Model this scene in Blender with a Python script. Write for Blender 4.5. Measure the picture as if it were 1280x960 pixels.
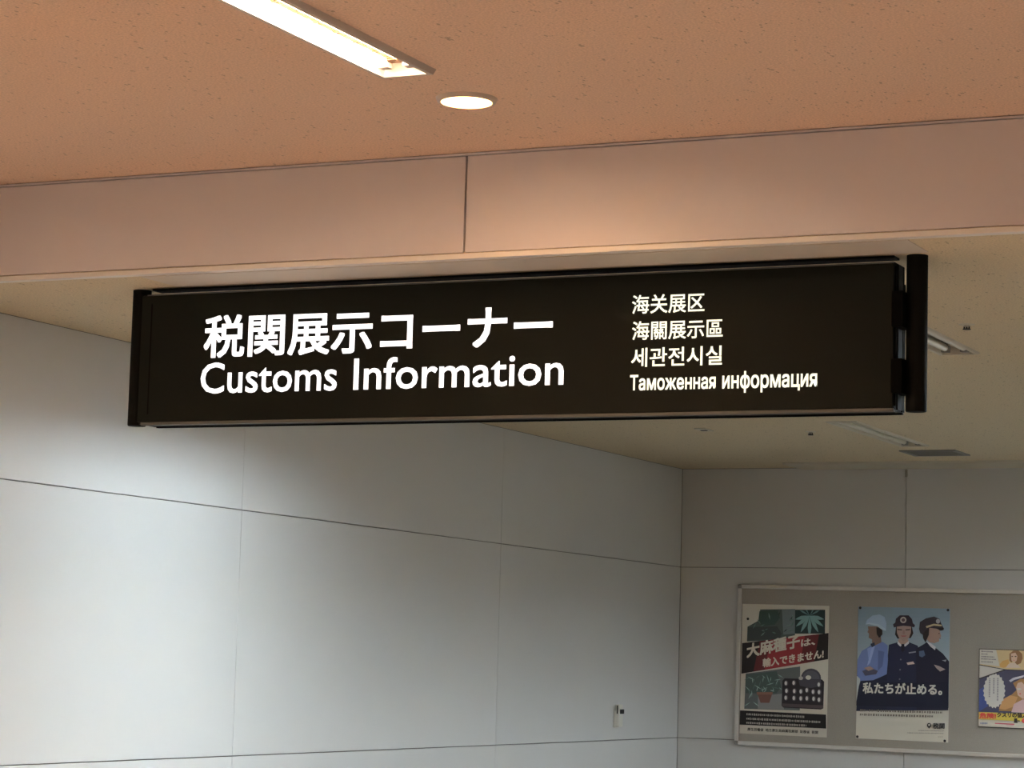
import bpy, bmesh, math, random
from mathutils import Matrix, Vector
from mathutils.geometry import tessellate_polygon

for o in list(bpy.data.objects):
    bpy.data.objects.remove(o)
scene = bpy.context.scene
COL = scene.collection
random.seed(4)

# ------------------------------------------------------------------ camera
EYE = 1.6                                   # camera height above the floor
YAW, PITCH, ROLL, FPX = 0.43656, 0.11215, 0.02722, 3111.16
fwd = Vector((-math.sin(YAW) * math.cos(PITCH), math.cos(YAW) * math.cos(PITCH), math.sin(PITCH)))
r0 = Vector((math.cos(YAW), math.sin(YAW), 0))
u0 = r0.cross(fwd)
right = math.cos(ROLL) * r0 + math.sin(ROLL) * u0
up = -math.sin(ROLL) * r0 + math.cos(ROLL) * u0
cam_data = bpy.data.cameras.new('camera')
cam_data.sensor_width = 36.0
cam_data.lens = 36.0 * FPX / 1280.0
cam_data.clip_end = 100
cam = bpy.data.objects.new('camera', cam_data)
cam.matrix_world = Matrix(((right.x, up.x, -fwd.x, 0), (right.y, up.y, -fwd.y, 0),
                           (right.z, up.z, -fwd.z, EYE), (0, 0, 0, 1)))
COL.objects.link(cam)
scene.camera = cam

# ------------------------------------------------------------------ world, exposure
world = bpy.data.worlds.new('world')
scene.world = world
world.use_nodes = True
world.node_tree.nodes['Background'].inputs['Color'].default_value = (0.02, 0.018, 0.016, 1)
vs = scene.view_settings
vs.view_transform = 'Standard'
vs.look = 'None'
vs.gamma = 1.0
vs.use_curve_mapping = False
vs.exposure = 1.7

# lamp strengths (the rooms' own fittings and the unseen ones added for light)
HALL_TUBE, HALL_SPOT, ALCOVE_TUBE, ALCOVE_ADDED = 30.0, 42.0, 88.0, 116.0
WARM = (1.0, 0.74, 0.52)
WARM_SPOT = (1.0, 0.46, 0.15)
COOL = (0.86, 1.0, 1.10)

# ------------------------------------------------------------------ measures (heights relative to the eye)
HC = 1.14        # alcove ceiling / bulkhead underside
HF = 1.4456      # hall ceiling
XL = -5.1214     # left wall
YB = 13.3196     # back wall
YM = 6.262       # bulkhead front
Z1, Z2 = 0.5783, -0.3864
FLOOR = -EYE
XR, YF = 3.4, -4.0

# ------------------------------------------------------------------ materials
MATS = {}
def srgb(r, g, b):
    f = lambda c: (c / 255 / 12.92) if c / 255 <= 0.04045 else ((c / 255 + 0.055) / 1.055) ** 2.4
    return (f(r), f(g), f(b))

def mat(name, col, rough=0.6, metal=0.0, spec=0.5, noise=None, bump=None, emit=None):
    """noise=(scale, amount) colour mottling; bump=(scale, strength)"""
    if name in MATS:
        return MATS[name]
    m = bpy.data.materials.new(name)
    m.use_nodes = True
    nt = m.node_tree
    b = nt.nodes['Principled BSDF']
    b.inputs['Base Color'].default_value = (*col, 1)
    b.inputs['Roughness'].default_value = rough
    b.inputs['Metallic'].default_value = metal
    b.inputs['Specular IOR Level'].default_value = spec
    tc = nt.nodes.new('ShaderNodeTexCoord')
    if noise:
        n = nt.nodes.new('ShaderNodeTexNoise')
        n.inputs['Scale'].default_value = noise[0]
        n.inputs['Detail'].default_value = 5
        nt.links.new(tc.outputs['Object'], n.inputs['Vector'])
        r = nt.nodes.new('ShaderNodeMapRange')
        r.inputs['From Min'].default_value = 0.3
        r.inputs['From Max'].default_value = 0.7
        r.inputs['To Min'].default_value = 1 - noise[1]
        r.inputs['To Max'].default_value = 1 + noise[1]
        nt.links.new(n.outputs['Fac'], r.inputs['Value'])
        v = nt.nodes.new('ShaderNodeVectorMath')
        v.operation = 'SCALE'
        v.inputs[0].default_value = col
        nt.links.new(r.outputs['Result'], v.inputs['Scale'])
        nt.links.new(v.outputs['Vector'], b.inputs['Base Color'])
    if bump:
        n2 = nt.nodes.new('ShaderNodeTexNoise')
        n2.inputs['Scale'].default_value = bump[0]
        n2.inputs['Detail'].default_value = 4
        nt.links.new(tc.outputs['Object'], n2.inputs['Vector'])
        bp = nt.nodes.new('ShaderNodeBump')
        bp.inputs['Strength'].default_value = bump[1]
        bp.inputs['Distance'].default_value = 0.002
        nt.links.new(n2.outputs['Fac'], bp.inputs['Height'])
        nt.links.new(bp.outputs['Normal'], b.inputs['Normal'])
    if emit:
        b.inputs['Emission Color'].default_value = (*emit[0], 1)
        b.inputs['Emission Strength'].default_value = emit[1]
    MATS[name] = m
    return m

def ceiling_board(name, col):
    """rock-wool acoustic board: fine grain with scattered dark fissures"""
    m = bpy.data.materials.new(name)
    m.use_nodes = True
    nt = m.node_tree
    b = nt.nodes['Principled BSDF']
    b.inputs['Roughness'].default_value = 0.95
    b.inputs['Specular IOR Level'].default_value = 0.1
    tc = nt.nodes.new('ShaderNodeTexCoord')
    mp = nt.nodes.new('ShaderNodeMapping')
    mp.inputs['Scale'].default_value = (1.0, 0.42, 1.0)
    nt.links.new(tc.outputs['Object'], mp.inputs['Vector'])
    vo = nt.nodes.new('ShaderNodeTexVoronoi')          # fissures
    vo.inputs['Scale'].default_value = 78
    nt.links.new(mp.outputs['Vector'], vo.inputs['Vector'])
    wn = nt.nodes.new('ShaderNodeTexNoise')
    wn.inputs['Scale'].default_value = 45
    wn.inputs['Detail'].default_value = 3
    nt.links.new(mp.outputs['Vector'], wn.inputs['Vector'])
    thr = nt.nodes.new('ShaderNodeMapRange')           # only some cells carry a pit
    thr.inputs['From Min'].default_value = 0.40
    thr.inputs['From Max'].default_value = 0.72
    thr.inputs['To Min'].default_value = 0.0
    thr.inputs['To Max'].default_value = 0.42
    nt.links.new(wn.outputs['Fac'], thr.inputs['Value'])
    lt = nt.nodes.new('ShaderNodeMath')
    lt.operation = 'SUBTRACT'
    nt.links.new(thr.outputs['Result'], lt.inputs[0])
    nt.links.new(vo.outputs['Distance'], lt.inputs[1])
    pit = nt.nodes.new('ShaderNodeMapRange')
    pit.inputs['From Min'].default_value = 0.0
    pit.inputs['From Max'].default_value = 0.08
    nt.links.new(lt.outputs['Value'], pit.inputs['Value'])
    gn = nt.nodes.new('ShaderNodeTexNoise')            # grain
    gn.inputs['Scale'].default_value = 170
    gn.inputs['Detail'].default_value = 3
    nt.links.new(tc.outputs['Object'], gn.inputs['Vector'])
    gr = nt.nodes.new('ShaderNodeMapRange')
    gr.inputs['From Min'].default_value = 0.3
    gr.inputs['From Max'].default_value = 0.7
    gr.inputs['To Min'].default_value = 0.84
    gr.inputs['To Max'].default_value = 1.14
    nt.links.new(gn.outputs['Fac'], gr.inputs['Value'])
    dk = nt.nodes.new('ShaderNodeMapRange')
    dk.inputs['To Min'].default_value = 1.0
    dk.inputs['To Max'].default_value = 0.66
    nt.links.new(pit.outputs['Result'], dk.inputs['Value'])
    mu = nt.nodes.new('ShaderNodeMath')
    mu.operation = 'MULTIPLY'
    nt.links.new(gr.outputs['Result'], mu.inputs[0])
    nt.links.new(dk.outputs['Result'], mu.inputs[1])
    v = nt.nodes.new('ShaderNodeVectorMath')
    v.operation = 'SCALE'
    v.inputs[0].default_value = col
    nt.links.new(mu.outputs['Value'], v.inputs['Scale'])
    nt.links.new(v.outputs['Vector'], b.inputs['Base Color'])
    bp = nt.nodes.new('ShaderNodeBump')
    bp.inputs['Strength'].default_value = 0.3
    bp.inputs['Distance'].default_value = 0.003
    nt.links.new(mu.outputs['Value'], bp.inputs['Height'])
    nt.links.new(bp.outputs['Normal'], b.inputs['Normal'])
    return m

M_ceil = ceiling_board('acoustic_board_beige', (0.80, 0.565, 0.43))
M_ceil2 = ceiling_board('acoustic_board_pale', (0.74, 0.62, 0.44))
M_wall = mat('wall_panel_laminate', (0.66, 0.655, 0.64), 0.55, noise=(1.3, 0.015), bump=(500, 0.05))
M_joint = mat('joint_backing', (0.22, 0.215, 0.20), 0.9)
M_beam = mat('bulkhead_laminate', (0.73, 0.69, 0.73), 0.5, noise=(1.0, 0.01), bump=(400, 0.04))
M_trim = mat('white_aluminium_trim', (0.86, 0.82, 0.78), 0.4)
M_floor = mat('hall_floor', (0.50, 0.42, 0.35), 0.5, noise=(3, 0.1))
M_floor2 = mat('alcove_carpet', (0.05, 0.037, 0.022), 0.95, noise=(60, 0.2))
M_farwall = mat('hall_wall', (0.46, 0.42, 0.38), 0.7, noise=(2, 0.02))
M_black = mat('sign_black', srgb(26, 28, 24), 0.5, spec=0.06)
M_post = mat('post_black', srgb(22, 22, 20), 0.6, spec=0.03)
M_body = mat('sign_body_grey', srgb(26, 25, 24), 0.6, spec=0.04)
M_edge = mat('sign_edge_grey', srgb(92, 92, 89), 0.5, spec=0.2)
M_hinge = mat('hinge_black', srgb(7, 7, 6), 0.6, spec=0.03)
M_plate = mat('mount_plate_grey', (0.70, 0.62, 0.54), 0.6)
M_white = mat('white_enamel', (0.85, 0.84, 0.80), 0.35)
M_reflect = mat('reflector_white', (0.88, 0.86, 0.82), 0.3)
M_cpaint = mat('ceiling_paint', (0.66, 0.60, 0.49), 0.7)
M_ridge = mat('amber_ridge', (0.55, 0.46, 0.22), 0.6)
M_block = mat('end_block_brown', (0.30, 0.16, 0.09), 0.7)
M_louvre = mat('satin_louvre', (0.30, 0.30, 0.30), 0.5)
M_flange = mat('fitting_flange', (0.55, 0.47, 0.42), 0.45)
M_chrome = mat('sprinkler_metal', (0.55, 0.5, 0.45), 0.3, metal=0.9)
M_dark = mat('dark_gap', (0.02, 0.02, 0.02), 0.8)
M_vent = mat('vent_grey', (0.26, 0.25, 0.23), 0.6)
M_tube_off = mat('unlit_tube', (0.68, 0.64, 0.54), 0.3)
M_ivory = mat('ivory_plastic', (0.72, 0.70, 0.62), 0.45)
M_tube_on = mat('warm_tube', (0.9, 0.9, 0.9), 0.4, emit=(WARM, HALL_TUBE))
M_spot_on = mat('warm_downlight_glow', (0.9, 0.9, 0.9), 0.4, emit=(WARM_SPOT, HALL_SPOT))
M_cool_on = mat('cool_tube', (0.9, 0.9, 0.9), 0.4, emit=(COOL, ALCOVE_TUBE))
M_cool_added = mat('cool_tube_added', (0.9, 0.9, 0.9), 0.4, emit=(COOL, ALCOVE_ADDED))
M_text = mat('backlit_white', (0.9, 0.9, 0.9), 0.5, emit=((0.96, 0.98, 1.0), 0.42))
M_text2 = mat('backlit_cream', (0.9, 0.9, 0.86), 0.5, emit=((0.88, 0.93, 0.74), 0.28))
M_alu = mat('board_frame_aluminium', (0.70, 0.68, 0.64), 0.35, metal=0.55)
M_cork = mat('board_fabric', (0.40, 0.36, 0.31), 0.95, noise=(300, 0.08), bump=(600, 0.2))
M_corner = mat('frame_corner_cap', (0.34, 0.33, 0.30), 0.5)
M_pin = mat('pin_black', (0.02, 0.02, 0.02), 0.4)

# ------------------------------------------------------------------ helpers
def tag(o, label=None, cat=None, group=None, kind=None):
    if label: o['label'] = label
    if cat: o['category'] = cat
    if group: o['group'] = group
    if kind: o['kind'] = kind
    return o

def worldloc(o):
    v = Vector((0, 0, 0))
    while o:
        v += o.location
        o = o.parent
    return v

def obj(name, bm, m, parent=None, smooth=False, origin=None):
    """bm is in eye-relative coordinates (camera at 0,0,0)"""
    bmesh.ops.translate(bm, verts=bm.verts, vec=(0, 0, EYE))
    if parent is not None:
        base = worldloc(parent)
        loc = Vector((0, 0, 0))
    else:
        xs = [v.co.x for v in bm.verts]; ys = [v.co.y for v in bm.verts]; zs = [v.co.z for v in bm.verts]
        base = origin or Vector(((min(xs) + max(xs)) / 2, (min(ys) + max(ys)) / 2, min(zs)))
        loc = base
    bmesh.ops.translate(bm, verts=bm.verts, vec=-base)
    me = bpy.data.meshes.new(name)
    bm.normal_update()
    bm.to_mesh(me)
    bm.free()
    for k in (m if isinstance(m, (list, tuple)) else [m]):
        me.materials.append(k)
    if smooth:
        for p in me.polygons:
            p.use_smooth = True
        if hasattr(me, 'set_sharp_from_angle'):
            me.set_sharp_from_angle(angle=math.radians(40))
    o = bpy.data.objects.new(name, me)
    COL.objects.link(o)
    o.location = loc
    if parent is not None:
        o.parent = parent
    return o

def empty(name, loc, label, cat, group=None):
    o = bpy.data.objects.new(name, None)
    COL.objects.link(o)
    o.location = (loc[0], loc[1], loc[2] + EYE)
    o.empty_display_size = 0.05
    return tag(o, label, cat, group)

def box(bm, x0, x1, y0, y1, z0, z1, bevel=0.0):
    g = bmesh.ops.create_cube(bm, size=1.0)
    vs_ = g['verts']
    for v in vs_:
        v.co = Vector((x0 + (v.co.x + .5) * (x1 - x0), y0 + (v.co.y + .5) * (y1 - y0), z0 + (v.co.z + .5) * (z1 - z0)))
    if bevel:
        es = list({e for v in vs_ for e in v.link_edges})
        bmesh.ops.bevel(bm, geom=es, offset=bevel, segments=2, profile=0.5, affect='EDGES')
    return bm

def B(*a, **k):
    return box(bmesh.new(), *a, **k)

def cyl(bm, c, r1, r2, z0, z1, seg=32, axis='Z', caps=True):
    g = bmesh.ops.create_cone(bm, cap_ends=caps, segments=seg, radius1=r1, radius2=r2, depth=1.0)
    for v in g['verts']:
        t = z0 + (v.co.z + .5) * (z1 - z0)
        if axis == 'Z': v.co = Vector((c[0] + v.co.x, c[1] + v.co.y, t))
        elif axis == 'Y': v.co = Vector((c[0] + v.co.x, t, c[1] + v.co.y))
        else: v.co = Vector((t, c[0] + v.co.x, c[1] + v.co.y))
    return bm

def lathe(bm, cx, cy, prof, seg=48):
    rings = []
    for r, z in prof:
        rings.append([bm.verts.new((cx + r * math.cos(2 * math.pi * k / seg), cy + r * math.sin(2 * math.pi * k / seg), z)) for k in range(seg)])
    for a, b in zip(rings, rings[1:]):
        for k in range(seg):
            bm.faces.new((a[k], a[(k + 1) % seg], b[(k + 1) % seg], b[k]))
    return bm

def rect_loop(x0, x1, y0, y1):
    return [(x0, y0), (x1, y0), (x1, y1), (x0, y1)]

def circ_loop(cx, cy, r, n=48):
    return [(cx + r * math.cos(2 * math.pi * k / n), cy + r * math.sin(2 * math.pi * k / n)) for k in range(n)]

def holed_slab(outer, holes, z, thick):
    """flat slab with cut-outs: underside at z"""
    bm = bmesh.new()
    es = []
    for lp in [outer] + holes:
        vv = [bm.verts.new((x, y, z)) for x, y in lp]
        for a, b in zip(vv, vv[1:] + vv[:1]):
            es.append(bm.edges.new((a, b)))
    bmesh.ops.triangle_fill(bm, use_beauty=True, edges=es)
    g = bmesh.ops.extrude_face_region(bm, geom=list(bm.faces))
    bmesh.ops.translate(bm, verts=[e for e in g['geom'] if isinstance(e, bmesh.types.BMVert)], vec=(0, 0, thick))
    bmesh.ops.recalc_face_normals(bm, faces=bm.faces)
    return bm

# ------------------------------------------------------------------ fittings' places
HALL_X = (-2.794, 0.90)
HALL_Y1 = (5.32, 2.92, 0.52, -1.88)          # far end of each lit linear fitting, all but the first added
LIN_LEN, LIN_W = 1.20, 0.118
SPOTS = [(-2.785, 5.645), (0.90, 5.645)]  # second one is out of view, added for the hall's light
SPOT_R = 0.066
ALC = [(-3.95, 7.2, 'on'), (-2.27, 7.40, 'off'), (-3.405, 10.86, 'off')]   # centre x, near y
VENT = (-3.545, -3.275, 12.33, 12.60)

ALC_ADDED = [(x, y) for x in (-1.2, 1.1) for y in (7.3, 9.6, 11.6)]  # unseen lamps added right of view to brighten the lower walls
HALL = [(HALL_X[0], y) for y in HALL_Y1] + [(HALL_X[1], 4.4), (-4.45, 4.6), (-4.45, 2.2)]  # only the first is in view; the others are added to light the hall

# ------------------------------------------------------------------ structure
tag(obj('floor', B(XL - .3, XR + .3, YF - .3, YM, FLOOR - .1, FLOOR), M_floor), 'warm beige floor of the hall', 'floor', kind='structure')
tag(obj('floor', B(XL - .3, XR + .3, YM, YB + .3, FLOOR - .1, FLOOR), M_floor2), 'dark brown carpet of the alcove', 'floor', kind='structure')

holes = []
for x, y1 in HALL:
        holes.append(rect_loop(x - LIN_W / 2 - .006, x + LIN_W / 2 + .006, y1 - LIN_LEN - .006, y1 + .006))
for c in SPOTS:
    holes.append(circ_loop(c[0], c[1], SPOT_R + .004))
tag(obj('ceiling', holed_slab(rect_loop(XL, XR, YF, YM), holes, HF, .02), M_ceil),
    'high speckled acoustic ceiling with the lit lamps, warm orange light', 'ceiling', kind='structure')
holes = [rect_loop(x - LIN_W / 2 - .006, x + LIN_W / 2 + .006, y - .006, y + LIN_LEN + .006) for x, y in [a[:2] for a in ALC] + ALC_ADDED]
holes.append(rect_loop(*VENT))
tag(obj('ceiling', holed_slab(rect_loop(XL, XR, YM + .006, YB), holes, HC, .02), M_ceil2),
    'lower dim ceiling of the alcove behind the sign', 'ceiling', kind='structure')

GAP = 0.0038
# left wall: laminate panels in rows, recessed joints
wl = tag(obj('wall_left', B(XL - .12, XL - .012, YF, YB + .12, FLOOR, HF + .1), M_joint), 'pale grey panelled left wall with a bright pool of light', 'wall', kind='structure')
rows_z = [FLOOR, Z2 - (Z1 - Z2), Z2, Z1, HC]
cols_y = [YB - 2.4195 * k for k in range(8)][::-1]
def wall_panel_y(parent, y0, y1, z0, z1):
    obj('panel', B(XL - .0125, XL, y0 + .001, y1 - .001, z0 + GAP / 2, z1 - GAP / 2, bevel=.0012), M_wall, parent)
for j in range(len(cols_y) - 1):
    for i in range(len(rows_z) - 1):
        z1 = rows_z[i + 1]
        y0, y1 = cols_y[j], cols_y[j + 1]
        if z1 == HC and y1 < YM + .4:
            z1 = HF
        if z1 == HC and y0 < YM < y1:         # the top panel steps under the bulkhead
            wall_panel_y(wl, y0, YM, rows_z[i], HF)
            wall_panel_y(wl, YM, y1, rows_z[i], HC)
            continue
        wall_panel_y(wl, y0, y1, rows_z[i], z1)

# back wall
wb = tag(obj('wall_back', B(XL - .012, XR, YB + .012, YB + .12, FLOOR, HC + .1), M_joint), 'far panelled wall that carries the notice board', 'wall', kind='structure')
xj = -3.8027
cols_x = [XL, xj, xj + 2.4195, xj + 2 * 2.4195, XR]
for a, b in zip(cols_x, cols_x[1:]):
    for z0, z1 in zip(rows_z, rows_z[1:]):
        obj('panel', B(a + GAP / 2, b - GAP / 2, YB, YB + .0125, z0 + GAP / 2, z1 - GAP / 2, bevel=.0012), M_wall, wb)
obj('joint_cap', B(xj - .007, xj + .007, YB - .004, YB + .004, HC - .056, HC - .014, bevel=.002), M_corner, wb)

# bulkhead between the two ceilings
bk = tag(obj('wall_bulkhead', B(XL, XR, YM + .012, YM + .10, HC + .021, HF + .03), M_joint), 'long warm-lit bulkhead face above the sign', 'bulkhead', kind='structure')
bj = -3.0835
bx = [XL, bj, bj + 2.42, bj + 4.84, XR]
for a, b in zip(bx, bx[1:]):
    obj('panel', B(a + .003, b - .003, YM, YM + .0125, HC + .0175, HF - .010, bevel=.001), M_beam, bk)
tag(obj('trim_1', B(XL, XR, YM - .004, YM + .03, HC - .001, HC + .0145, bevel=.0015), M_trim), 'narrow pale metal edge along the bottom of the bulkhead', 'trim', kind='structure')
tag(obj('trim_2', B(XL, XR, YM - .006, YM + .012, HF - .0075, HF - .0025), M_beam), 'thin shadow-gap strip where the bulkhead meets the hall ceiling', 'trim', kind='structure')
bm = B(-4.397, XR, 12.955, YB - .001, HC - .012, HC + .002, bevel=.002)
tag(obj('trim_3', bm, M_cpaint), 'shallow ceiling strip along the top of the far wall', 'trim', kind='structure')

tag(obj('wall_right', B(XR, XR + .12, YF, YB, FLOOR, HF + .1), M_farwall), 'plain right wall of the hall', 'wall', kind='structure')
tag(obj('wall_front', B(XL, XR, YF - .12, YF, FLOOR, HF + .1), M_farwall), 'plain wall behind the viewer', 'wall', kind='structure')

# ------------------------------------------------------------------ recessed lamps
def linear_light(cx, y0, zc, state, label, group, glow=None, drop=0.014, lift=0.012, inner=None):
    """recessed trough fitting: cx centre, y0 near end, zc ceiling underside"""
    y1 = y0 + LIN_LEN
    w = LIN_W / 2
    t = empty('linear_ceiling_light', (cx, (y0 + y1) / 2, zc - drop), label, 'ceiling light', group)
    # frame: protruding rim, outer side sloping
    bm = bmesh.new()
    o_, i_ = w + .017, w
    prof = [(o_, zc + .000), (o_ - .006, zc - drop), (i_, zc - drop), (i_, zc + .02)]
    loops = []
    for d, z in prof:
        e = d - w
        loops.append([bm.verts.new(c) for c in ((cx - d, y0 - e, z), (cx + d, y0 - e, z), (cx + d, y1 + e, z), (cx - d, y1 + e, z))])
    for a, b in zip(loops, loops[1:]):
        for k in range(4):
            bm.faces.new((a[k], a[(k + 1) % 4], b[(k + 1) % 4], b[k]))
    bmesh.ops.recalc_face_normals(bm, faces=bm.faces)
    obj('frame', bm, M_flange if state == 'on' else M_cpaint, t)
    # trough reflector
    bm = bmesh.new()
    dp = .05
    sec = [(-w, zc - drop + .002), (-w * .92, zc + dp), (w * .92, zc + dp), (w, zc - drop + .002)]
    a = [bm.verts.new((cx + x, y0 + .001, z)) for x, z in sec]
    b = [bm.verts.new((cx + x, y1 - .001, z)) for x, z in sec]
    for k in range(3):
        bm.faces.new((a[k], a[k + 1], b[k + 1], b[k]))
    bm.faces.new(a); bm.faces.new(b[::-1])
    obj('reflector', bm, inner or (M_reflect if state == 'on' else M_cpaint), t)
    tm = {'on': glow, 'off': M_tube_off}[state]
    r = .0165 if state == 'on' else .013
    for s in (-1, 1):
        bm = bmesh.new()
        cyl(bm, (cx + s * .034, zc + lift), r, r, y0 + .045, y1 - .06, seg=12, axis='Y')
        tb = obj('tube', bm, tm, t, smooth=True)
    # lamp-holders at each end and the ridge with its clips
    for s in (-1, 1):
        obj('lamp_holder', B(cx + s * .034 - .014, cx + s * .034 + .014, y1 - .06, y1 - .03, zc - .004, zc + .04, bevel=.003), M_flange if state == 'on' else M_vent, t)
    low = zc + .010 if state == 'on' and inner is None else zc + .02
    obj('ridge', B(cx - .010, cx + .010, y0 + .03, y1 - .08, low, zc + .05), M_ridge if state == 'on' else M_cpaint, t)
    obj('end_block', B(cx - .017, cx + .017, y1 - .08, y1 - .045, low - .002, zc + .05), M_block if state == 'on' else M_cpaint, t)
    n = 11
    for k in range(n):
        yy = y0 + .08 + (LIN_LEN - .24) * k / (n - 1)
        if inner is not None:                      # cross blades added to cut low light spilling along the trough
            obj('cutoff_blade', B(cx - w + .002, cx + w - .002, yy, yy + .002, zc - drop + .001, zc + .013), inner, t)
            continue
        obj('clip', B(cx - .011, cx + .011, yy, yy + .008, low - .002, low + .004), M_block if state == 'on' else M_cpaint, t)
    return t

for k, (x, y1) in enumerate(HALL):
    lb = 'added linear light outside the picture that brightens the hall'
    if k == 0:
        lb = 'lit linear light at the top edge, in the hall ceiling above the sign'
    linear_light(x, y1 - LIN_LEN, HF, 'on', lb, 'lit linear lights in the hall ceiling', M_tube_on, lift=.022)
for x, y in ALC_ADDED:
    linear_light(x, y, HC, 'on', 'added linear light outside the picture that brightens the lower alcove walls', 'linear lights added to the alcove outside the picture', M_cool_added, drop=.006, lift=.028, inner=M_louvre)
linear_light(*ALC[0][:2], HC, 'on', 'lit linear light in the alcove ceiling, hidden behind the sign', 'linear lights in the alcove ceiling', M_cool_on, drop=.012, lift=.028, inner=M_louvre)
linear_light(*ALC[1][:2], HC, 'off', 'unlit linear light just right of the sign\'s right-hand post', 'linear lights in the alcove ceiling', drop=.006)
linear_light(*ALC[2][:2], HC, 'off', 'unlit linear light below the sign, in front of the ceiling vent', 'linear lights in the alcove ceiling', drop=.006)

def downlight(cx, cy, label):
    t = empty('downlight', (cx, cy, HF - .012), label, 'downlight', 'round downlights in the hall ceiling')
    R = SPOT_R
    bm = bmesh.new()
    lathe(bm, cx, cy, [(R + .014, HF), (R + .010, HF - .009), (R + .004, HF - .012), (R, HF - .011), (R - .001, HF + .02)])
    obj('trim_ring', bm, M_flange, t, smooth=True)
    bm = bmesh.new()
    lathe(bm, cx, cy, [(R - .001, HF - .008), (R - .003, HF + .021), (R - .006, HF + .06)])
    obj('reflector', bm, M_reflect, t, smooth=True)
    bm = bmesh.new()
    cyl(bm, (cx, cy), R - .004, R - .004, HF + .026, HF + .033, seg=40)
    obj('lens', bm, M_spot_on, t)
downlight(*SPOTS[0], 'small round glowing downlight above the middle of the sign')
downlight(*SPOTS[1], 'added round downlight outside the picture that brightens the hall')

# ------------------------------------------------------------------ text
def text_tris(body):
    """glyph outlines -> (points, triangles, layer of each triangle); overlapping contours are filled one by one"""
    c = bpy.data.curves.new('lettering', 'FONT')
    c.body = body
    c.size = 1.0
    c.resolution_u = 3
    c.fill_mode = 'NONE'
    o = bpy.data.objects.new('lettering', c)
    COL.objects.link(o)
    dg = bpy.context.evaluated_depsgraph_get()
    dg.update()
    me = bpy.data.meshes.new_from_object(o.evaluated_get(dg))
    bpy.data.objects.remove(o)
    bpy.data.curves.remove(c)
    co = [(v.co.x, v.co.y) for v in me.vertices]
    nxt = {}
    for e in me.edges:
        nxt.setdefault(e.vertices[0], []).append(e.vertices[1])
        nxt.setdefault(e.vertices[1], []).append(e.vertices[0])
    bpy.data.meshes.remove(me)
    seen, loops = set(), []
    for st in range(len(co)):
        if st in seen or st not in nxt:
            continue
        lp, cur, prev = [st], st, None
        seen.add(st)
        while True:
            cand = [n for n in nxt[cur] if n not in seen]
            if not cand:
                break
            n = min(cand) if prev is None else cand[0]      # follow the curve's own direction
            prev, cur = cur, n
            seen.add(n); lp.append(n)
        if len(lp) > 2:
            loops.append([co[i] for i in lp])
    area = lambda q: sum(q[i - 1][0] * q[i][1] - q[i][0] * q[i - 1][1] for i in range(len(q))) / 2
    def inside(pt, q):
        r = False
        for i in range(len(q)):
            (x0, y0), (x1, y1) = q[i - 1], q[i]
            if (y0 > pt[1]) != (y1 > pt[1]) and pt[0] < (x1 - x0) * (pt[1] - y0) / (y1 - y0) + x0:
                r = not r
        return r
    big = max(loops, key=lambda q: abs(area(q)))
    sg = 1 if area(big) > 0 else -1
    outers = [q for q in loops if area(q) * sg > 0]
    holes_ = [q for q in loops if area(q) * sg < 0]
    own = {i: [] for i in range(len(outers))}
    for h in holes_:
        cs = [i for i, q in enumerate(outers) if abs(area(q)) > abs(area(h)) and sum(inside(v, q) for v in h) > .9 * len(h)]
        if cs:
            own[min(cs, key=lambda i: abs(area(outers[i])))].append(h)
    pts, tris, lay = [], [], []
    for i, q in enumerate(outers):
        polys = [q] + own[i]
        flat = [p_ for pl in polys for p_ in pl]
        off = len(pts)
        pts += flat
        for t_ in tessellate_polygon([[Vector((x, y, 0)) for x, y in pl] for pl in polys]):
            tris.append(tuple(k + off for k in t_)); lay.append(i % 3)
    return pts, tris, lay

def fit_text(body, u0_, u1_, v0_, v1_, bold=0.0):
    """text as (points with layer, faces) scaled into the box u0..u1 (right), v0..v1 (up); a bold
    weight is the outline swept around a small square (bold = extra stroke in em)"""
    vv, ff, lay = text_tris(body)
    pts, fcs = [], []
    dirs = [(0, 0)]
    if bold:
        dirs = [(-1, -1), (1, -1), (1, 1), (-1, 1), (0, -1), (0, 1), (-1, 0), (1, 0)]
    for k, (a, b) in enumerate(dirs):
        for f, l in zip(ff, lay):
            off = len(pts)
            pts += [(vv[i][0] + bold * a * .85, vv[i][1] + bold * b * .85, k * 3 + l) for i in f]
            fcs.append((off, off + 1, off + 2))
    ax, bx_ = min(p[0] for p in pts), max(p[0] for p in pts)
    ay, by_ = min(p[1] for p in pts), max(p[1] for p in pts)
    out = [(u0_ + (x - ax) / (bx_ - ax) * (u1_ - u0_), v0_ + (y - ay) / (by_ - ay) * (v1_ - v0_), l) for x, y, l in pts]
    return out, fcs

def text_bmesh(vv, ff, place):
    bm = bmesh.new()
    vs_ = [bm.verts.new(place(*v)) for v in vv]
    for f in ff:
        g = bm.faces.new([vs_[i] for i in f])
        g.normal_update()
        if g.normal.y > 0:
            g.normal_flip()
    return bm

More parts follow.
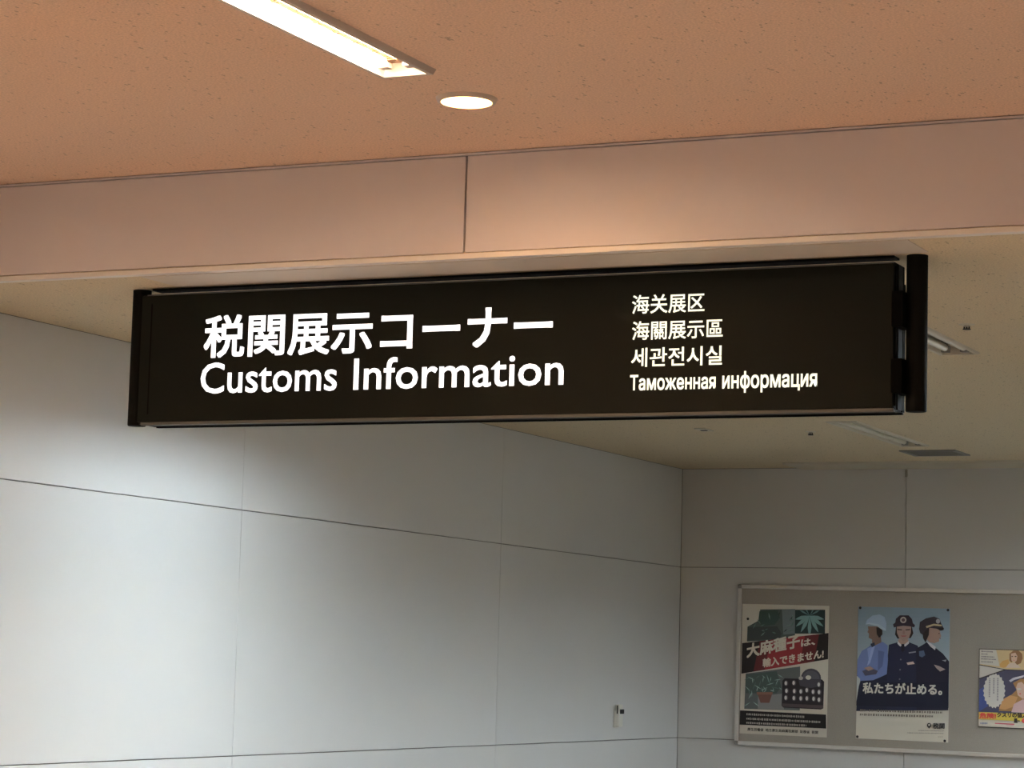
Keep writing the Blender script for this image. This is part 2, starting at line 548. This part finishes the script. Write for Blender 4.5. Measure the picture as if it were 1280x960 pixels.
# ------------------------------------------------------------------ the hanging sign
SX0, SX1, SZ0, SZ1, SY0, SY1 = -4.315, -1.894, 0.7115, 1.117, 6.50, 6.60
sign = empty('hanging_sign', ((SX0 + SX1) / 2, 6.55, SZ0), 'long black backlit hanging sign with white Japanese, English, Chinese, Korean and Russian lettering', 'sign')
obj('body', B(SX0, SX1, SY0 + .004, SY1, SZ0, SZ1, bevel=.0015), M_body, sign)
face = obj('face_panel', B(SX0 + .001, SX1 - .001, SY0 - .004, SY0 + .004, SZ0 + .006, SZ1 - .004, bevel=.001), M_black, sign)
obj('top_lip', B(SX0 + .02, SX1 - .002, SY0 - .005, SY0 + .004, SZ1 - .004, SZ1 - .0005), M_edge, sign)
obj('bottom_lip', B(SX0 + .012, SX1, SY0 - .002, SY0 + .02, SZ0 - .004, SZ0 + .005, bevel=.001), M_edge, sign)
obj('bottom_rail', B(SX0 + .012, SX1, SY1 - .012, SY1 + .001, SZ0 - .004, SZ0 + .004), M_hinge, sign)
obj('end_groove', B(SX0 + .036, SX0 + .040, SY0 - .0046, SY0, SZ0 + .03, SZ1 - .03), M_hinge, sign)
# right-hand end: dark uprights with a pale fillet
obj('end_strip', B(SX1, SX1 + .003, SY0 + .030, SY0 + .074, SZ0 + .004, SZ1 - .004), M_body, sign)
obj('end_strip', B(SX1, SX1 + .0035, SY0 + .004, SY0 + .012, SZ0 + .012, SZ1 - .012), M_hinge, sign)
obj('end_strip', B(SX1, SX1 + .0035, SY0 + .076, SY0 + .086, SZ0 + .002, SZ1 - .004), M_hinge, sign)
obj('end_strip', B(SX1, SX1 + .004, SY0 + .088, SY0 + .097, SZ0 + .002, SZ1 - .05), M_body, sign)
for pxx, nm in ((-4.352, 'left'), (-1.845, 'right')):
    bm = bmesh.new()
    cyl(bm, (pxx, 6.552), .029, .029, .713, HC, seg=40)
    po = obj('post', bm, M_post, sign, smooth=True)
    bm = bmesh.new()
    cyl(bm, (pxx, 6.552), .0275, .0275, .7105, .7135, seg=40)
    obj('end_cap', bm, M_hinge, po, smooth=True)
for z0, z1 in ((.943, 1.041), (.762, .856)):
    obj('hinge', B(SX1 - .006, SX1 + .026, SY0 - .008, SY0 + .075, z0 - .005, z1 - .005, bevel=.002), M_hinge, sign)
obj('hinge', B(-4.330, SX0 + .004, SY0 + .02, SY0 + .08, .76, .86, bevel=.002), M_hinge, sign)
obj('hinge', B(-4.330, SX0 + .004, SY0 + .02, SY0 + .08, .95, 1.04, bevel=.002), M_hinge, sign)
obj('mounting_plate', B(-4.19, -1.80, YM + .036, 6.50, HC - .002, HC), M_plate, sign)
obj('gap_shade_rail', B(-4.30, -1.905, 6.53, 6.585, HC - .006, HC), M_body, sign)  # thin dark rail added to deepen the shade in the gap over the box

def sign_text(body, x0, x1, z0, z1, bold, m, label):
    vv, ff = fit_text(body, x0, x1, z0, z1, bold)
    bm = text_bmesh(vv, ff, lambda x, z, l: (x, SY0 - .0048 - l * .00002, z))
    o = obj('lettering', bm, m, face)
    o['label'] = label
sign_text('税関展示コーナー', -4.082, -2.906, .911, 1.043, .021, M_text, 'large white Japanese lettering')
sign_text('Customs', -4.0884, -3.610, .8005, .8965, .009, M_text, 'large white English word Customs')
sign_text('Information', -3.553, -2.868, .8005, .8965, .009, M_text, 'large white English word Information')
sign_text('海关展区', -2.6605, -2.441, .9985, 1.053, .012, M_text2, 'small simplified Chinese lettering')
sign_text('海關展示區', -2.6585, -2.385, .9235, .9775, .012, M_text2, 'small traditional Chinese lettering')
sign_text('세관전시실', -2.6595, -2.386, .8465, .901, .014, M_text2, 'small Korean lettering')
sign_text('Таможенная', -2.6615, -2.4035, .7795, .8245, .022, M_text2, 'small condensed Russian lettering')
sign_text('информация', -2.384, -2.108, .7665, .8275, .022, M_text2, 'small condensed Russian lettering')

# ------------------------------------------------------------------ ceiling items in the alcove
def sprinkler(cx, cy, label):
    t = empty('sprinkler', (cx, cy, HC - .017), label, 'sprinkler', 'sprinkler heads in the alcove ceiling')
    bm = bmesh.new(); lathe(bm, cx, cy, [(.0, HC - .003), (.018, HC - .003), (.026, HC - .001), (.027, HC)], 28)
    obj('escutcheon', bm, M_cpaint, t, smooth=True)
    bm = bmesh.new(); cyl(bm, (cx, cy), .010, .008, HC - .008, HC - .002, 16)
    obj('body', bm, M_chrome, t, smooth=True)
    bm = bmesh.new()
    for s in (-1, 1):
        box(bm, cx + s * .008 - .002, cx + s * .008 + .002, cy - .003, cy + .003, HC - .015, HC - .006)
    obj('yoke', bm, M_dark, t)
    bm = bmesh.new(); cyl(bm, (cx, cy), .003, .003, HC - .015, HC - .007, 12)
    obj('bulb', bm, M_dark, t, smooth=True)
    bm = bmesh.new(); cyl(bm, (cx, cy), .013, .013, HC - .017, HC - .0145, 20)
    obj('deflector', bm, M_dark, t, smooth=True)
sprinkler(-2.058, 7.90, 'small dark sprinkler head on the ceiling right of the sign')
sprinkler(-3.696, 11.30, 'small dark sprinkler head on the ceiling just below the sign')

t = empty('ceiling_slot', (-4.17, 11.12, HC - .006), 'tiny slotted sensor on the dim ceiling below the sign\'s small lettering', 'sensor')
obj('plate', B(-4.20, -4.14, 11.06, 11.18, HC - .004, HC, bevel=.002), M_cpaint, t)
obj('slot', B(-4.185, -4.155, 11.11, 11.13, HC - .0065, HC - .003), M_dark, t)

vx0, vx1, vy0, vy1 = VENT
t = empty('ceiling_vent', ((vx0 + vx1) / 2, (vy0 + vy1) / 2, HC - .006), 'square dark grey slatted vent in the ceiling above the notice board', 'vent')
bm = bmesh.new()
for a in ((vx0 - .012, vx0 + .012, vy0 - .012, vy1 + .012), (vx1 - .012, vx1 + .012, vy0 - .012, vy1 + .012),
          (vx0 + .012, vx1 - .012, vy0 - .012, vy0 + .012), (vx0 + .012, vx1 - .012, vy1 - .012, vy1 + .012)):
    box(bm, *a, HC - .006, HC)
obj('frame', bm, M_vent, t)
for k in range(11):
    y = vy0 + .02 + k * (vy1 - vy0 - .04) / 10
    bm = bmesh.new()
    box(bm, vx0 + .012, vx1 - .012, -.009, .009, -.001, .001)
    bmesh.ops.rotate(bm, verts=bm.verts, cent=(0, 0, 0), matrix=Matrix.Rotation(math.radians(38), 3, 'X'))
    bmesh.ops.translate(bm, verts=bm.verts, vec=(0, y, HC + .004))
    obj('slat', bm, M_vent, t)
obj('duct', B(vx0, vx1, vy0, vy1, HC + .018, HC + .024), M_dark, t)

# ------------------------------------------------------------------ wall remote on the left wall
t = empty('wall_remote', (XL, 12.40, -.319), 'slim ivory wall-mounted remote control with a black window', 'remote control')
obj('holder', B(XL, XL + .012, 12.365, 12.425, -.319, -.23, bevel=.004), M_ivory, t)
body = obj('handset', B(XL + .010, XL + .034, 12.368, 12.422, -.316, -.196, bevel=.006), M_ivory, t)
obj('slot', B(XL + .019, XL + .025, 12.3665, 12.37, -.246, -.202), M_dark, body)
obj('window', B(XL + .0335, XL + .042, 12.375, 12.416, -.246, -.222, bevel=.001), M_dark, body)

# ------------------------------------------------------------------ notice board
BX0, BX1, BZ0, BZ1 = -4.764, -1.92, -.4115, .4825
BY = YB - .002
TILT = math.radians(-0.45)
bc = Vector((BX0, BY, BZ1))
def tilted(bm):
    bmesh.ops.rotate(bm, verts=bm.verts, cent=bc, matrix=Matrix.Rotation(-TILT, 3, 'Y'))
    return bm
board = empty('notice_board', ((BX0 + BX1) / 2, BY, BZ0), 'wide grey-brown fabric notice board with an aluminium frame on the far wall', 'notice board')
F = .022
obj('fabric_panel', tilted(B(BX0 + .01, BX1 - .01, BY - .016, BY, BZ0 + .01, BZ1 - .01)), M_cork, board)
obj('frame_rail', tilted(B(BX0 + F, BX1 - F, BY - .026, BY, BZ1 - F, BZ1, bevel=.003)), M_alu, board)
obj('frame_rail', tilted(B(BX0 + F, BX1 - F, BY - .026, BY, BZ0, BZ0 + F, bevel=.003)), M_alu, board)
obj('frame_stile', tilted(B(BX0, BX0 + F, BY - .026, BY, BZ0 + F, BZ1 - F, bevel=.003)), M_alu, board)
obj('frame_stile', tilted(B(BX1 - F, BX1, BY - .026, BY, BZ0 + F, BZ1 - F, bevel=.003)), M_alu, board)
for x in (BX0, BX1 - F):
    for z in (BZ0, BZ1 - F):
        obj('corner_cap', tilted(B(x, x + F, BY - .027, BY, z, z + F, bevel=.005)), M_corner, board)

# ------------------------------------------------------------------ posters
PY = BY - .0165                      # face of the fabric
PMATS = {}
def pm(c):
    c = tuple(c)
    if c not in PMATS:
        v = [3.2 * q for q in srgb(*c)]            # print inks: seen colour under the dim light -> reflectance
        g = sum(v) / 3
        v = [q + (g - q) * .12 for q in v]
        k = min(1.0, .82 / max(v))
        PMATS[c] = mat('ink_%02x%02x%02x' % c, tuple(q * k for q in v), 0.45, spec=0.3)
    return PMATS[c]

class Poster:
    """prints are laid on in thin layers; map() turns crop coordinates into poster coordinates"""
    def __init__(s, name, label, tl, w, h, crop, paper, tilt=0.0):
        s.tl, s.w, s.h, s.layer, s.crop, s.tilt = tl, w, h, 0, crop, tilt
        s.t = empty(name, (tl[0] + w / 2, PY, tl[1] - h), label, 'poster', 'posters pinned to the notice board')
        bm = B(tl[0], tl[0] + w, PY - .0012, PY, tl[1] - h, tl[1])
        s.sheet = obj('sheet', s.rot(bm), pm(paper), s.t)
    def rot(s, bm):
        bmesh.ops.rotate(bm, verts=bm.verts, cent=(s.tl[0], PY, s.tl[1]), matrix=Matrix.Rotation(-TILT - s.tilt, 3, 'Y'))
        return bm
    def uv(s, x, y):
        (ax, ay), (bx_, by_), (cx, cy), (dx, dy) = s.crop      # TL TR BR BL in crop pixels
        u = v = .5
        for _ in range(8):
            lx = ax + (dx - ax) * v; rx = bx_ + (cx - bx_) * v
            u = (x - lx) / (rx - lx)
            ty = ay + (by_ - ay) * u; boy = dy + (cy - dy) * u
            v = (y - ty) / (boy - ty)
        return min(1, max(0, u)), min(1, max(0, v))
    def pt(s, x, y):
        u, v = s.uv(x, y)
        return (s.tl[0] + u * s.w, s.tl[1] - v * s.h)
    def print_(s, name, shapes, parent=None):
        """shapes: list of (points, colour)"""
        bm = bmesh.new()
        ms = []
        for pts, c in shapes:
            s.layer += 1
            y = PY - .0013 - s.layer * .00003
            m = pm(c)
            if m not in ms: ms.append(m)
            f = bm.faces.new([bm.verts.new((p[0], y, p[1])) for p in (s.pt(*q) for q in pts)])
            f.normal_update()
            if f.normal.y > 0: f.normal_flip()
            f.material_index = ms.index(m)
        return obj(name, s.rot(bm), ms, parent or s.t)
    def lettering(s, body, x0, y0, x1, y1, c, bold=0.0, slant=0.0, parent=None, skew=0.0):
        """slant: rise in crop pixels per pixel to the right"""
        s.layer += 1
        y = PY - .0013 - s.layer * .00003
        vv, ff = fit_text(body, 0, 1, 0, 1, bold)
        s.layer += 2
        def place(a, b, l):
            X = x0 + a * (x1 - x0); Yp = y1 - b * (y1 - y0) - slant * (X - x0)
            p = s.pt(X, Yp)
            return (p[0], y - l * .000004, p[1])
        bm = text_bmesh(vv, ff, place)
        return obj('lettering', s.rot(bm), pm(c), parent or s.t)
    def pins(s, pts):
        for q in pts:
            p = s.pt(*q)
            bm = bmesh.new()
            cyl(bm, (p[0], p[1]), .0075, .0055, PY - .006, PY - .0015, 14, axis='Y')
            obj('pin', s.rot(bm), M_pin, s.t, smooth=True)

def ell(cx, cy, rx, ry, n=20, a0=0, a1=360):
    return [(cx + rx * math.cos(math.radians(a0 + (a1 - a0) * k / (n - (a1 - a0 != 360)))), cy + ry * math.sin(math.radians(a0 + (a1 - a0) * k / (n - (a1 - a0 != 360))))) for k in range(n)]
def rc(x0, y0, x1, y1): return [(x0, y0), (x1, y0), (x1, y1), (x0, y1)]
def dashes(x0, x1, y, h, c, slope=0.0, rnd=None, wlo=5, whi=9, gap=2.5):
    """illegibly small print as a row of character-sized marks"""
    rnd = rnd or random
    out = []; x = x0
    while x < x1:
        w = rnd.uniform(wlo, whi); e = min(x + w, x1); o = slope * (x - x0)
        hh = h * rnd.uniform(.65, 1)
        out.append(([(x, y + o - hh / 2), (e, y + o - hh / 2), (e, y + o + hh / 2), (x, y + o + hh / 2)], c))
        x = e + gap * rnd.uniform(.6, 1.5)
    return out

CREAM = (134, 130, 121)
# --- poster with plants and seeds
A = Poster('seed_poster', 'cream poster with a slanted red and black banner, plants and a seed tray',
           (-4.7365, .374), .508, .723, ((75, 72), (632, 85), (622, 918), (62, 893)), CREAM)
sh = [([(108, 218), (178, 180), (190, 108), (415, 106), (415, 300), (105, 312)], (48, 56, 54)),
      ([(330, 108), (415, 107), (414, 262), (340, 268)], (70, 78, 80)),
      ([(185, 120), (300, 108), (318, 160), (285, 205), (200, 215), (178, 180)], (36, 50, 46)),
      ([(112, 220), (300, 215), (330, 260), (320, 295), (108, 305)], (40, 44, 44))]
for k in range(26):
    x, y = random.uniform(130, 400), random.uniform(125, 270)
    if y < 215 - (x - 110) * .5: continue
    a = random.uniform(0, 3.1); l = random.uniform(14, 30)
    sh.append(([(x - l * math.cos(a), y - l * math.sin(a)), (x + 4 * math.sin(a), y - 4 * math.cos(a)), (x + l * math.cos(a), y + l * math.sin(a)), (x - 4 * math.sin(a), y + 4 * math.cos(a))],
               random.choice([(58, 76, 70), (34, 44, 42), (72, 88, 84)])))
A.print_('greenhouse_photo', sh)
sh = [(rc(415, 110, 606, 262), (24, 36, 36))]
for ang, l in ((90, 140), (62, 120), (118, 120), (38, 112), (142, 112), (14, 95), (166, 95)):
    a = math.radians(ang); cx, cy = 508, 148
    dx, dy = math.cos(a), math.sin(a)
    q = [(cx, cy)]
    for t_, wv in ((.3, 8), (.55, 12), (.8, 7)):
        q.append((cx + dx * l * t_ - dy * wv, cy + dy * l * t_ + dx * wv))
    q.append((cx + dx * l, cy + dy * l))
    for t_, wv in ((.8, 7), (.55, 12), (.3, 8)):
        q.append((cx + dx * l * t_ + dy * wv, cy + dy * l * t_ - dx * wv))
    sh.append(([(min(605, max(416, x)), min(261, max(111, y))) for x, y in q], (76, 104, 104)))
for ang in (210, 245, 295, 330):
    a = math.radians(ang); cx, cy = 508, 148
    sh.append(([(cx, cy), (cx + 50 * math.cos(a) - 6 * math.sin(a), max(112, cy + 50 * math.sin(a) + 6 * math.cos(a))), (cx + 75 * math.cos(a), max(112, cy + 75 * math.sin(a))), (cx + 50 * math.cos(a) + 6 * math.sin(a), max(112, cy + 50 * math.sin(a) - 6 * math.cos(a)))], (60, 86, 86)))
A.print_('leaf_photo', sh)
sh = [([(100, 515), (450, 470), (452, 700), (450, 748), (92, 738)], (62, 66, 66)),
      ([(180, 660), (350, 640), (348, 742), (180, 738)], (88, 88, 88)),
      ([(100, 520), (300, 500), (330, 600), (300, 640), (100, 640)], (46, 58, 56))]
for k in range(60):
    x, y = random.uniform(105, 330), random.uniform(530, 720)
    if x > 190 and y > 625: continue
    a = random.uniform(0, 3.1); l = random.uniform(12, 30)
    sh.append(([(x - l * math.cos(a), y - l * math.sin(a)), (x + 3 * math.sin(a), y - 3 * math.cos(a)), (x + l * math.cos(a), y + l * math.sin(a)), (x - 3 * math.sin(a), y + 3 * math.cos(a))],
               random.choice([(88, 108, 104), (56, 74, 70), (100, 118, 114)])))
sh += [([(178, 645), (272, 645), (255, 700), (198, 700)], (78, 52, 44)), ([(172, 632), (276, 632), (274, 648), (174, 648)], (92, 62, 52))]
A.print_('potted_plant_photo', sh)
sh = [(ell(520, 545, 64, 62), (48, 46, 52)), (ell(520, 548, 54, 52), (60, 58, 64)),
      ([(338, 560), (352, 545), (590, 552), (604, 566), (600, 735), (585, 742), (345, 730), (334, 718)], (28, 24, 28)),
      ([(440, 550), (585, 553), (580, 596), (520, 606), (450, 592)], (46, 44, 50)),
      ([(338, 704), (600, 716), (598, 736), (340, 724)], (52, 44, 46))]
for (x, y) in ((362, 576), (412, 574), (572, 584), (366, 624), (416, 626), (458, 628), (496, 620), (536, 630), (574, 632), (362, 668), (414, 670), (458, 672), (497, 672), (540, 674), (574, 680)):
    sh.append((ell(x, y, 13, 18), (60, 56, 60)))
    sh.append((ell(x - 2, y, 8, 13), (164, 164, 162)))
sh += [(ell(504, 540, 18, 14), (168, 166, 156)), (ell(456, 544, 14, 12), (120, 116, 112))]
A.print_('seed_tray_photo', sh)
A.print_('banner', [([(76, 322), (630, 258), (628, 424), (72, 516)], (26, 22, 22)),
                    ([(205, 308), (540, 268), (500, 446), (165, 500)], (104, 26, 30)),
                    ([(190, 310), (260, 302), (222, 492), (150, 503)], (66, 22, 24)),
                    ([(480, 276), (570, 265), (540, 438), (450, 452)], (66, 22, 24))])
A.lettering('大麻種子', 105, 328, 448, 418, (216, 208, 192), .04, .20)
A.lettering('は、', 455, 300, 545, 347, (216, 208, 192), .035, .16)
A.lettering('輸入できません!', 210, 420, 600, 478, (216, 208, 192), .035, .155)
A.print_('caption_band', [([(66, 748), (618, 774), (620, 862), (64, 838)], (20, 18, 18))])
sh = []
for y, x1 in ((772, 480), (800, 585), (826, 495)):
    sh += dashes(108, x1, y, 15, (112, 108, 102), .045, gap=4)
A.print_('caption_small_print', sh)
A.lettering('厚生労働省  地方厚生局麻薬取締部  財務省  税関', 116, 856, 570, 876, (44, 40, 36), .03, -.045)
A.pins([(112, 168)])

# --- poster with three uniformed people
C = Poster('uniform_poster', 'poster of three people in uniform with folded arms against a blue sky',
           (-4.062, .3685), .516, .720, ((58, 66), (640, 73), (642, 925), (55, 890)), (138, 134, 124))
def mixc(a, b, t): return tuple(int(p + (q - p) * t) for p, q in zip(a, b))
C.print_('sky', [([(50, 60 + 24 * k), (650, 60 + 24 * k), (650, 60 + 24 * (k + 1)), (50, 60 + 24 * (k + 1))], mixc((82, 97, 110), (120, 130, 133), k / 26)) for k in range(27)])
NAVY = (22, 24, 40)
C.print_('figure', [([(258, 305), (310, 290), (345, 310), (385, 288), (440, 310), (470, 380), (470, 720), (245, 720), (250, 400)], (24, 26, 44)),
                    ([(302, 190), (296, 240), (312, 266), (396, 262), (412, 232), (402, 190)], (26, 20, 22)),
                    ([(318, 270), (380, 270), (384, 296), (346, 314), (314, 296)], (118, 96, 86)),
                    ([(306, 185), (398, 185), (396, 230), (384, 262), (350, 284), (322, 262), (308, 230)], (112, 91, 83)),
                    ([(310, 204), (340, 207), (340, 214), (312, 212)], (50, 38, 36)), ([(362, 207), (392, 204), (390, 212), (362, 214)], (50, 38, 36)),
                    ([(346, 212), (356, 212), (360, 238), (344, 238)], (104, 80, 72)), ([(332, 246), (370, 246), (362, 254), (340, 254)], (112, 62, 60)),
                    ([(296, 165), (300, 140), (325, 118), (380, 118), (402, 142), (408, 168), (422, 180), (416, 194), (390, 188), (350, 184), (310, 190), (288, 196), (282, 176)], (34, 26, 34)),
                    (ell(347, 148, 20, 20), (120, 112, 106)), (ell(347, 148, 11, 11), (60, 46, 50)),
                    ([(314, 282), (346, 312), (384, 280), (386, 296), (362, 316), (346, 308), (330, 316), (312, 298)], (150, 150, 152)),
                    ([(338, 300), (356, 300), (358, 340), (347, 352), (336, 340)], (20, 20, 30)),
                    ([(384, 352), (436, 344), (436, 352), (386, 360)], (90, 92, 104)),
                    ([(372, 418), (414, 410), (424, 426), (380, 432)], (140, 124, 116)),
                    (ell(335, 398, 5, 5), (70, 70, 80)), (ell(332, 462, 5, 5), (70, 70, 80)), (ell(330, 522, 5, 5), (70, 70, 80))])
C.print_('figure', [([(58, 400), (85, 350), (140, 310), (165, 290), (215, 290), (250, 310), (254, 400), (250, 530), (250, 720), (52, 720), (60, 600), (80, 530), (56, 500)], NAVY),
                    ([(58, 400), (85, 345), (140, 312), (165, 290), (220, 288), (250, 308), (254, 400), (248, 490), (200, 512), (160, 528), (80, 532), (56, 496)], (70, 84, 124)),
                    ([(150, 320), (170, 312), (140, 420), (120, 440)], (104, 118, 150)), ([(120, 330), (150, 318), (130, 400)], (88, 102, 138)),
                    ([(190, 340), (230, 350), (220, 440), (190, 470)], (58, 70, 108)),
                    ([(90, 470), (150, 452), (190, 470), (180, 490), (110, 500)], (50, 50, 66)),
                    ([(100, 452), (140, 440), (165, 458), (130, 470)], (110, 90, 82)),
                    ([(150, 250), (205, 240), (210, 290), (165, 312), (150, 290)], (84, 66, 58)),
                    ([(122, 190), (205, 190), (208, 236), (190, 262), (150, 272), (128, 262), (130, 236), (120, 226), (126, 212)], (84, 66, 58)),
                    ([(176, 196), (214, 196), (216, 240), (196, 262), (180, 240)], (30, 24, 24)),
                    ([(106, 178), (116, 150), (150, 122), (195, 114), (228, 130), (240, 170), (238, 214), (215, 208), (180, 184), (130, 174)], (102, 118, 134)),
                    ([(106, 178), (130, 166), (190, 176), (238, 206), (236, 218), (212, 210), (180, 188), (130, 176)], (124, 138, 150)),
                    ([(140, 300), (165, 290), (170, 310), (150, 322)], (30, 34, 50))])
C.print_('figure', [([(430, 330), (480, 300), (500, 285), (550, 320), (600, 360), (640, 410), (640, 720), (440, 720)], (22, 22, 36)),
                    ([(490, 190), (575, 196), (582, 230), (588, 250), (575, 262), (575, 282), (545, 294), (515, 288), (490, 262)], (108, 86, 76)),
                    ([(466, 200), (512, 190), (510, 240), (490, 290), (474, 262)], (28, 22, 22)),
                    ([(496, 284), (520, 292), (556, 318), (550, 338), (520, 314)], (142, 144, 150)),
                    ([(448, 205), (452, 160), (490, 136), (540, 124), (575, 138), (588, 172), (604, 200), (590, 214), (560, 202), (515, 196), (490, 212), (470, 240), (456, 230)], (34, 28, 34)),
                    ([(490, 186), (540, 170), (588, 176), (590, 186), (540, 182), (495, 198)], (126, 116, 88)),
                    (ell(566, 154, 13, 15), (108, 106, 110)),
                    ([(558, 198), (604, 196), (602, 210), (580, 214)], (20, 18, 20)),
                    ([(545, 430), (580, 440), (618, 460), (585, 474), (560, 452)], (112, 100, 98)),
                    ([(450, 345), (480, 340), (490, 370), (470, 384), (452, 376)], (52, 66, 90)),
                    ([(594, 402), (624, 398), (618, 412)], (96, 98, 108)),
                    (ell(574, 232, 4, 3), (30, 24, 24)), ([(572, 262), (586, 258), (584, 266)], (88, 54, 50))])
C.print_('dark_lower_band', [([(50, 610), (70, 560), (250, 540), (440, 545), (640, 540), (645, 708), (50, 686)], (18, 20, 34)),
                             ([(55, 500), (78, 520), (66, 590), (55, 660)], (130, 134, 132))])
C.lettering('私たちが止める。', 95, 540, 600, 612, (206, 204, 192), .035, -.025)
sh = []
for y, x1 in ((716, 606), (742, 545)):
    sh += dashes(80, x1, y, 15, (84, 78, 70), .035, wlo=7, whi=13, gap=5)
C.print_('small_print', sh)
C.print_('emblem', [(ell(522, 814, 13, 15), (34, 32, 32)), ([(510, 818), (534, 818), (522, 836)], (34, 32, 32)), (ell(522, 812, 6, 7), (150, 146, 136))])
C.lettering('税関', 546, 800, 620, 836, (34, 32, 32), .04, -.01)
sh = dashes(455, 618, 846, 6, (100, 94, 86), .03, wlo=4, whi=7) + dashes(385, 616, 860, 6, (100, 94, 86), .03, wlo=4, whi=7) + dashes(580, 612, 888, 10, (126, 120, 110))
C.print_('contact_small_print', sh)
C.pins([(72, 74), (628, 82), (66, 880), (622, 914)])

# --- comic-style poster cut by the picture edge
D = Poster('comic_poster', 'landscape comic-style warning poster with a yellow banner, at the right edge of the notice board',
           (-3.384, .1530), .594, .420, ((163, 148), (1048, 168), (1048, 852), (165, 820)), (168, 160, 148))
def din(q): return q
D.print_('upper_panel', [(rc(170, 156, 1040, 345), (178, 156, 112)), ([(168, 154), (300, 158), (330, 300), (168, 280)], (168, 162, 152)),
                         ([(330, 280), (352, 252), (400, 238), (412, 300), (360, 310), (335, 304)], (146, 112, 58)),
                         ([(380, 310), (400, 280), (420, 268), (465, 268), (500, 310)], (184, 164, 150)),
                         ([(408, 190), (440, 162), (480, 162), (510, 190), (514, 230), (500, 270), (470, 285), (440, 250), (424, 265), (408, 250)], (104, 72, 46)),
                         ([(420, 190), (455, 180), (472, 210), (466, 250), (446, 268), (424, 246)], (188, 158, 138)),
                         ([(424, 210), (436, 208), (436, 216), (426, 218)], (60, 44, 36)), ([(450, 210), (464, 208), (464, 216), (452, 218)], (60, 44, 36)), ([(436, 244), (452, 244), (446, 250)], (150, 84, 76)),
                         ([(530, 215), (600, 200), (640, 250), (560, 275)], (176, 168, 156))])
sh = []
for y, x0, x1 in ((172, 180, 275), (194, 180, 230), (216, 180, 285), (236, 180, 300), (260, 180, 275)):
    sh += dashes(x0, x1, y, 11, (92, 84, 84), .04)
D.print_('upper_small_print', sh)
D.print_('lower_panel', [([(168, 408), (380, 328), (1040, 350), (1040, 720), (168, 690)], (52, 50, 66)),
                         ([(168, 500), (215, 470), (240, 640), (168, 690)], (44, 54, 96)),
                         ([(168, 285), (380, 322), (330, 350), (168, 402)], (158, 152, 146)),
                         ([(440, 440), (500, 405), (560, 400), (700, 420), (760, 690), (330, 680), (350, 600), (420, 550), (470, 500)], (118, 84, 48)),
                         ([(360, 580), (420, 545), (480, 560), (450, 640), (380, 670), (330, 660)], (138, 102, 60)),
                         ([(465, 480), (478, 440), (510, 430), (545, 470), (600, 490), (600, 560), (520, 575), (480, 545)], (192, 162, 144)),
                         ([(470, 486), (500, 484), (512, 496), (480, 500)], (230, 224, 214)), ([(486, 528), (508, 526), (500, 540)], (160, 80, 76)),
                         ([(430, 690), (450, 620), (520, 580), (600, 590), (650, 700)], (178, 148, 152)),
                         ([(408, 420), (440, 396), (500, 380), (545, 366), (520, 392), (450, 414), (420, 434)], (150, 150, 160))])
bub = []
for k in range(44):
    a = 2 * math.pi * k / 44; r_ = 1.0 if k % 2 else 1.1
    bub.append((290 + 82 * r_ * math.cos(a), 508 + 138 * r_ * math.sin(a)))
sh = [(bub, (182, 178, 172))]
for x, y0_, y1_ in ((318, 398, 590), (286, 400, 530), (252, 404, 560)):
    y = y0_
    while y < y1_:
        hh = random.uniform(7, 13)
        sh.append((rc(x - 6, y, x + 6, y + hh), (104, 98, 100))); y += hh + 5
D.print_('speech_bubble', sh)
D.print_('banner', [([(168, 690), (1040, 722), (1040, 790), (168, 752)], (196, 174, 60)), ([(168, 690), (312, 694), (312, 756), (168, 752)], (198, 166, 66))])
D.lettering('危険!', 174, 696, 308, 744, (168, 44, 44), .05, -.03)
D.lettering('クスリの個人輸入', 316, 690, 640, 734, (40, 32, 28), .045, -.02)
D.print_('footer', [([(300, 782), (455, 788), (455, 798), (300, 790)], (128, 40, 54)), (ell(540, 762, 26, 22), (168, 48, 52)), ([(455, 742), (478, 742), (482, 782), (452, 780)], (36, 32, 32)),
                    ([(482, 758), (500, 760), (500, 768), (482, 768)], (36, 32, 32))] + dashes(180, 240, 786, 16, (88, 90, 108)) + dashes(395, 450, 804, 7, (140, 96, 104)) + dashes(470, 640, 800, 6, (120, 126, 124), .03))
EDGE = (40, 36, 34)
D.print_('dark_edge', [(rc(160, 146, 168, 830), EDGE), ([(160, 146), (1050, 166), (1050, 174), (160, 154)], EDGE), ([(160, 812), (1050, 845), (1050, 855), (160, 822)], EDGE),
                       ([(165, 284), (380, 324), (1045, 345), (1045, 352), (380, 330), (166, 291)], EDGE), ([(166, 402), (378, 322), (382, 330), (166, 412)], EDGE)])
